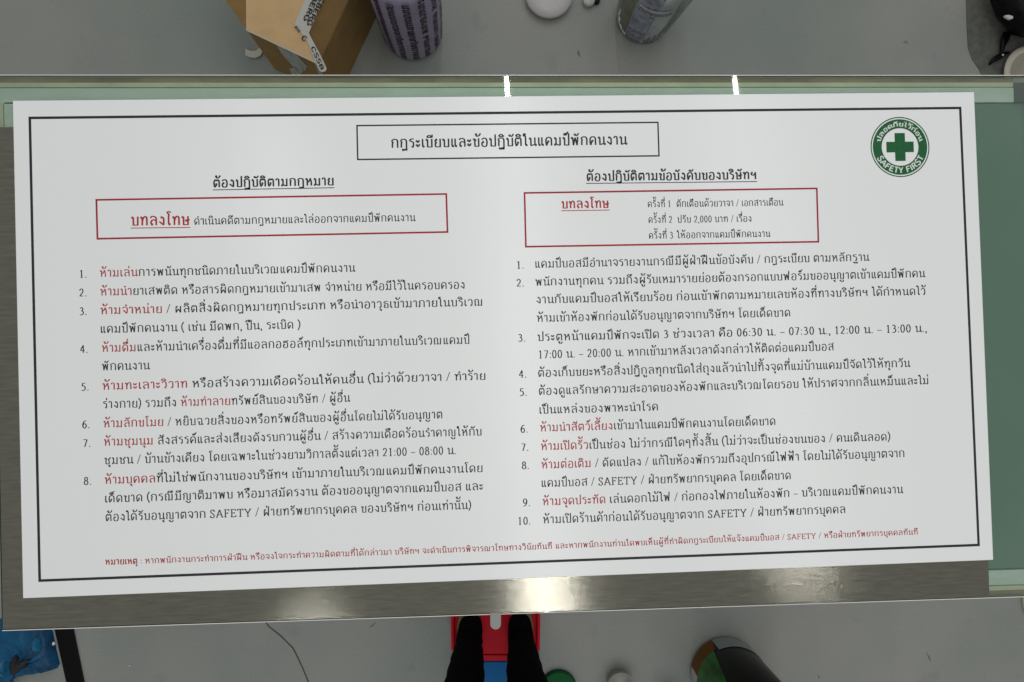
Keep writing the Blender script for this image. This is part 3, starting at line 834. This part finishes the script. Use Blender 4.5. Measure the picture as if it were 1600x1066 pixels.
for i in range(9):
    a0 = 224 + (i % 3) * 13 + random.random() * 3
    sheet(a0, a0 + 4 + random.random() * 8, .0555, .012 + .022 * (i // 3), .020 + .022 * (i // 3), M['lilac_white'] if i % 2 else M['greyblue'], 'paper_print', .003, 4, 1)
for i in range(4):
    a0 = 268 + i * 7
    sheet(a0, a0 + 2, .0575, .010, .03 + .02 * (i % 2), M['black_pl'] if i % 2 else M['olive'], 'paper_print', .002, 2, 2)

mt_ = slab('dark_floor_patch', P([(1500, -60), (1510, 0), (1511, 40), (1513, 75), (1519, 92), (1530, 108), (1542, 135), (1700, 150), (1700, -60)], .002), 0.0, .002, mat('patch_grey', (0.105, 0.11, 0.095), .8, noise=.25, nscale=60, bump=.3), None)  # thin flat polygon, darker than the floor around it
tag(mt_, 'flat dark grey patch on the floor under the black bag, upper right', 'mat')
# --- black bag top right, spoon shaped black thing, beige pan
bag = loft('black_bag', [spot(1536, -14, .02), spot(1556, -14, .05), spot(1580, 4, .06), spot(1602, 22, .07), spot(1640, 25, .07), spot(1680, 20, .03)],
           [.004, .022, .042, .05, .06, .01], M['black_pl'], seg=20, axis_up=(0, 0, 1))
tag(bag, 'shiny black plastic bag in the upper right corner on the floor', 'bag')
gl_ = slab('painted_glint', P([(1570, 24), (1576, 23), (1583, 25), (1583.5, 28.5), (1579, 30), (1573, 27)], .125), .118, .125, M['white_pl'], bag, bevel=.001)  # white chip standing in for a glint on the black bag
sp_ = thing('black_hook', 'glossy black plastic hook on the floor below the black bag', 'hook', spot(1565, 85, 0))
loft('upper_blade', [spot(1577, 49, .014), spot(1573, 54, .016), spot(1570, 62, .016), spot(1567, 72, .014), spot(1565, 82, .012), spot(1562, 88, .012)],
     [(.006, .003), (.0105, .005), (.0105, .006), (.007, .005), (.0035, .004), (.004, .004)], M['black_pl'], sp_, seg=14)
loft('lower_blade', [spot(1545.5, 101.5, .008), spot(1551, 95, .010), spot(1557, 91, .012), spot(1564, 87.5, .012), spot(1571, 83, .012), spot(1577, 82, .012)],
     [(.002, .002), (.005, .004), (.007, .005), (.0065, .005), (.004, .004), (.003, .003)], M['black_pl'], sp_, seg=14)
loft('rivet', [spot(1567, 86, .014), spot(1567, 86, .021)], [.003, .0022], M['white_pl'], sp_, seg=10)
bn = spot(1611, 116, 0.02)
pan = thing('beige_basin', 'round beige enamel basin at the right edge below the black bag', 'basin', (bn.x, bn.y, 0))
lathe('basin_body', (bn.x, bn.y, 0), [(0, .004), (.042, .004), (.057, .022), (.062, .022), (.058, .014), (.044, 0), (0, 0)], M['beige'], pan)
lathe('basin_rim', (bn.x, bn.y, 0.022), [(.055, 0), (.057, .004), (.064, .005), (.071, .002), (.071, 0)], M['beige_rim'], pan)
b2 = spot(1655, 935, 0.01)
lid2 = lathe('basin_lid', (b2.x, b2.y, 0), [(0, .006), (.060, .006), (.066, .009), (.085, .012), (.090, .006), (.090, 0), (0, 0)], M['beige_rim'])
tag(lid2, 'round beige basin lid just entering the right edge below the table', 'lid')

# ================================================================== THINGS IN FRONT OF THE TABLE
# --- blue bag, lower left
def blob(name, pts, z1, m, n=22, seedv=1, parent=None, amp=.012):
    """crumpled bag: outline in survey points, domed and wrinkled"""
    rnd = random.Random(seedv)
    out = [spot(u, v, 0.01) for u, v in pts]
    cen = sum(out, Vector()) / len(out)
    v = []; f = []
    rings = 9
    N = len(out)
    dense = []
    for i in range(N):
        for k in range(5):
            dense.append(out[i].lerp(out[(i + 1) % N], k / 5))
    N = len(dense)
    for j in range(rings):
        t = j / rings
        for p in dense:
            q = cen.lerp(p, 1 - t)
            z = z1 * math.sqrt(max(0, 1 - (1 - t) ** 2)) + (rnd.random() - .5) * amp * (1 if j else 0)
            v.append((q.x, q.y, max(0, z)))
    v.append((cen.x, cen.y, z1))
    for j in range(rings - 1):
        for i in range(N):
            f.append((j * N + i, j * N + (i + 1) % N, (j + 1) * N + (i + 1) % N, (j + 1) * N + i))
    for i in range(N):
        f.append(((rings - 1) * N + i, (rings - 1) * N + (i + 1) % N, rings * N))
    return fixnormals(mobj(name, v, f, m, parent, smooth=True))
bb = thing('blue_bag', 'crumpled blue plastic bag in the lower left corner under the table', 'bag', spot(40, 1010, 0))
blob('bag_film', [(-40, 975), (20, 965), (70, 968), (79, 990), (85, 1020), (90, 1040), (86, 1047), (72, 1051), (56, 1054), (30, 1058), (18, 1064), (12, 1085), (-40, 1090)], .035, M['blue_bag'], seedv=5, parent=bb)
blob('bag_contents', [(20, 1055), (17, 1040), (20, 1026), (26, 1016), (34, 1010), (38, 1016), (44, 1022), (56, 1020), (64, 1021), (60, 1032), (50, 1041), (38, 1050), (28, 1057)], .045, mat('dark_contents', (0.012, 0.010, 0.014), 0.5, noise=.8, nscale=60), seedv=8, parent=bb, amp=.003)
blob('pale_patch', [(6, 1040), (12, 1022), (19, 1016), (17, 1030), (15, 1045), (17, 1056), (10, 1054)], .046, mat('light_blue', (0.05, 0.22, 0.38), 0.4), seedv=9, parent=bb, amp=.004)
blob('crease', [(60, 990), (68, 994), (71, 1008), (70, 1016), (62, 1014), (59, 1000)], .044, mat('mid_blue', (0.012, 0.17, 0.34), 0.4), seedv=3, parent=bb, amp=.004)
dt = spot(83, 1006, .005)
o = lathe('white_pellet', (dt.x, dt.y, 0), [(0, 0), (.0035, .001), (.0042, .004), (.0035, .007), (0, .008)], mat('pellet_white', (.85, .88, .9), .3), seg=16)
tag(o, 'tiny white pellet on the floor between blue bag and black bar', 'pellet')
bar = slab('black_bar', P([(80, 962), (110, 962), (134, 1080), (106, 1080)], .004), 0.0, .004, M['black_pl'], None, bevel=.001)
tag(bar, 'flat black bar on the floor running out of the lower left', 'bar')
pl_ = spot(202, 1040, .002)
o = slab('white_crumb', P([(200, 1041), (203, 1038.8), (205, 1039.4), (202, 1042)], .002), 0, .002, M['white_pl'])
tag(o, 'tiny white crumb on the floor right of the black bar', 'crumb')

# --- red stool the person stands on
SZ = 0.10
stool = thing('step_stool', 'low red plastic step stool with blue tread under the person’s feet', 'step stool', spot(775, 1000, 0))
slab('stool_top', P([(708, 900), (841, 900), (841, 1022), (708, 1022)], SZ), SZ - .012, SZ, M['red_pl'], stool, bevel=.002)
slab('front_lip', P([(708, 1023.5), (841, 1023.5), (840, 1033), (709, 1033)], SZ - .004), SZ - .02, SZ - .004, M['red_pl'], stool, bevel=.002)
for (a, b) in ((703.8, 709.0), (840.0, 845.2)):
    slab('side_rim', P([(a, 900), (b, 900), (b - (1.5 if a > 800 else -1), 1019), (a + (-1.5 if a > 800 else 1), 1016)], SZ + .012), SZ - .03, SZ + .012, M['red_pl'], stool, bevel=.0025)
slab('blue_tread', P([(716, 1034), (836, 1034), (836, 1110), (716, 1110)], SZ - .03), SZ - .05, SZ - .03, M['blue_pl'], stool, bevel=.002)
for (u, v) in ((716, 915), (832, 915), (716, 1060), (832, 1060)):
    p = spot(u, v, .05)
    slab('leg', [(p.x - .012, p.y - .012), (p.x + .012, p.y - .012), (p.x + .012, p.y + .012), (p.x - .012, p.y + .012)], 0, SZ - .045, M['red_pl'], stool)

# --- person: black trousers, straw soled sandals
person = thing('person', 'person in slim black trousers standing on the red step stool', 'person', spot(773, 1010, SZ))
def leg(sgn, toe, mid, ank, shin, name='leg'):
    z = SZ
    T = spot(*toe, z + .02); Mi = spot(*mid, z + .035); A = spot(*ank, z + .07); Sh = spot(*shin, z + .22)
    Kn = Vector((Sh.x + sgn * .012, Sh.y - .005, .56)); Hp = Vector((Sh.x + sgn * .03, Sh.y - .06, .98))
    return T, Mi, A, Sh, Kn, Hp
Lg = leg(-1, (737, 964), (735, 985), (732, 1014), (727, 1062))
Rg = leg(1, (811, 962), (813, 985), (816, 1014), (821, 1062))
# body: one continuous skinned figure inside the clothes
hip = (Lg[5] + Rg[5]) / 2 + Vector((0, 0, .02))
bv = [hip, hip + Vector((0, -.01, .14))]
be = [(0, 1)]; br = [(.10, .09), (.10, .08)]
for G in (Lg, Rg):
    b0 = len(bv)
    bv += [G[5], G[4], G[3], G[2], G[1], G[0]]
    br += [(.060, .060), (.040, .040), (.024, .024), (.016, .016), (.010, .008), (.007, .005)]
    be += [(0, b0)] + [(b0 + i, b0 + i + 1) for i in range(5)]
bme = bpy.data.meshes.new('body'); bme.from_pydata([tuple(v) for v in bv], be, []); bme.materials.append(M['skin'])
body = bpy.data.objects.new('body', bme); C.objects.link(body); body.parent = person
body.matrix_parent_inverse = Matrix.Translation(person.location).inverted()
sk = body.modifiers.new('skin', 'SKIN')
for i, sv in enumerate(bme.skin_vertices[0].data):
    sv.radius = br[i]
    sv.use_root = (i == 0)
body.modifiers.new('sub', 'SUBSURF').levels = 2
body.modifiers['sub'].render_levels = 2
# trousers: two legs joined at the seat
def tleg(G, sg):
    pts = [G[1] + Vector((0, -.004, .018)), G[2] + Vector((0, 0, .004)), G[2].lerp(G[3], .45), G[3], G[3].lerp(G[4], .5), G[4], G[4].lerp(G[5], .5), G[5]]
    rad = [(.026, .020), (.030, .030), (.0335, .038), (.037, .044), (.043, .050), (.050, .055), (.062, .066), (.080, .080)]
    return pts, rad
tr = bmesh.new()
tmp = []
for G, sg in ((Lg, -1), (Rg, 1)):
    pts, rad = tleg(G, sg)
    rnd = random.Random(2 + sg)
    dp = []; dr = []
    for i in range(len(pts) - 1):
        for k in range(6):
            t = k / 6
            dp.append(pts[i].lerp(pts[i + 1], t))
            w = 1 + .05 * math.sin((i * 6 + k) * 1.3 + sg)
            dr.append(tuple((rad[i][j] * (1 - t) + rad[i + 1][j] * t) * (w if j == 0 else 1 / w) for j in (0, 1)))
    dp.append(pts[-1]); dr.append(rad[-1])
    o = loft('tmp', dp, dr, M['black_cloth'], seg=24)
    tmp.append(o)
pel = loft('tmp', [hip + Vector((0, 0, z)) for z in (-.12, -.07, 0, .06, .11)], [(.09, .08), (.14, .10), (.15, .105), (.14, .10), (.13, .095)], M['black_cloth'], seg=24)
tmp.append(pel)
for o in tmp:
    tr.from_mesh(o.data)
    bpy.data.objects.remove(o)
tme = bpy.data.meshes.new('trousers'); tr.to_mesh(tme); tr.free(); tme.materials.append(M['black_cloth'])
for p in tme.polygons: p.use_smooth = True
tro = bpy.data.objects.new('trousers', tme); C.objects.link(tro); tro.parent = person
tro.matrix_parent_inverse = Matrix.Translation(person.location).inverted()
# shoes: black uppers on straw coloured soles
for G, sg in ((Lg, -1), (Rg, 1)):
    T, Mi, A = G[0], G[1], G[2]
    heel = A + Vector((0, -.05, -.055))
    shoe = loft('shoe', [T + Vector((0, .004, -.002)), T + Vector((0, -.004, 0)), T.lerp(Mi, .5), Mi + Vector((0, 0, -.006)), A + Vector((0, 0, -.042)), heel, heel + Vector((0, -.015, 0))],
                [(.012, .008), (.021, .013), (.025, .020), (.027, .030), (.029, .036), (.026, .026), (.012, .012)], M['black_cloth'], person, seg=20)
    sole = [T + Vector((sg * .002, .012, 0)), T + Vector((.021 + sg * .006, .004, 0)), Mi + Vector((.024 + sg * .006, 0, 0)), heel + Vector((.026, 0, 0)), heel + Vector((0, -.02, 0)), heel + Vector((-.026, 0, 0)), Mi + Vector((-.024 + sg * .006, 0, 0)), T + Vector((-.021 + sg * .006, .004, 0))]
    slab('sole', [(p.x, p.y) for p in sole], SZ + .0005, SZ + .010, M['gold'], shoe, bevel=.002)

# --- green lid, grey cup, glass ring
g1 = spot(873, 1077.5, .01)
gt = lathe('green_lid', (g1.x, g1.y, 0), [(0, .014), (.036, .014), (.040, .016), (.043, .013), (.044, 0), (0, 0)], M['green_pl'])
tag(gt, 'dark green round lid on the floor right of the black trousers', 'lid')
g2 = spot(966, 1062, 0)
cup = thing('grey_cup', 'translucent grey plastic cup at the bottom edge right of the green lid', 'cup', g2)
lathe('cup_wall', g2, [(0, .001), (.022, .001), (.027, .004), (.031, .035), (.032, .037), (.030, .035), (.025, .006), (0, .003)], M['grey_pl'], cup)
g3 = spot(1040, 1086, 0)
ring = lathe('glass_jar', g3, [(0, .001), (.030, .001), (.033, .006), (.033, .05), (.030, .052), (.030, .008), (0, .005)], M['clear'])
tag(ring, 'small clear glass jar whose rim just shows at the bottom edge', 'jar')

# --- tall labelled can
cl = spot(1131, 1047, 0)
can = thing('tall_can', 'tall dark can with green and orange label at the bottom edge', 'can', cl)
cr_ = .083
def csec(a0, a1, z0, z1, r, m, nm, n=16, curve=None):
    v = []; f = []
    N = 12
    for j in range(N + 1):
        for i in range(n + 1):
            z = z0 + (z1 - z0) * j / N
            s = curve(j / N) if curve else (0, 0)
            a = math.radians((a0 + s[0]) + ((a1 + s[1]) - (a0 + s[0])) * i / n)
            rr_ = r - .010 * max(0, 1 - z / .012)
            v.append((cl.x + rr_ * math.cos(a), cl.y + rr_ * math.sin(a), z))
    for j in range(N):
        for i in range(n):
            k = j * (n + 1) + i
            f.append((k, k + 1, k + n + 2, k + n + 1))
    return mobj(nm, v, f, m, can, smooth=True)
lathe('can_body', cl, [(0, .0), (cr_ * .88, .0), (cr_ * .97, .006), (cr_, .014), (cr_, .30), (cr_ * .95, .31), (0, .31)], mat('can_black', (0.004, 0.005, 0.004), .3, spec=0.15, noise=.6, nscale=18), can)
csec(24, 112, .001, .070, cr_ + .001, mat('can_base_grey', (0.20, 0.22, 0.22), .4), 'base_band')
csec(113, 166, .001, .062, cr_ + .0014, M['orange'], 'orange_label', curve=lambda t: (-2 + 6 * t, 0 + 4 * t))
csec(168, 204, .001, .075, cr_ + .0012, M['lilac_white'], 'pale_label')
csec(134, 184, .063, .30, cr_ + .0018, M['green_pl2'], 'green_label', curve=lambda t: (-14 * (1 - t) + 10 * t, 0))
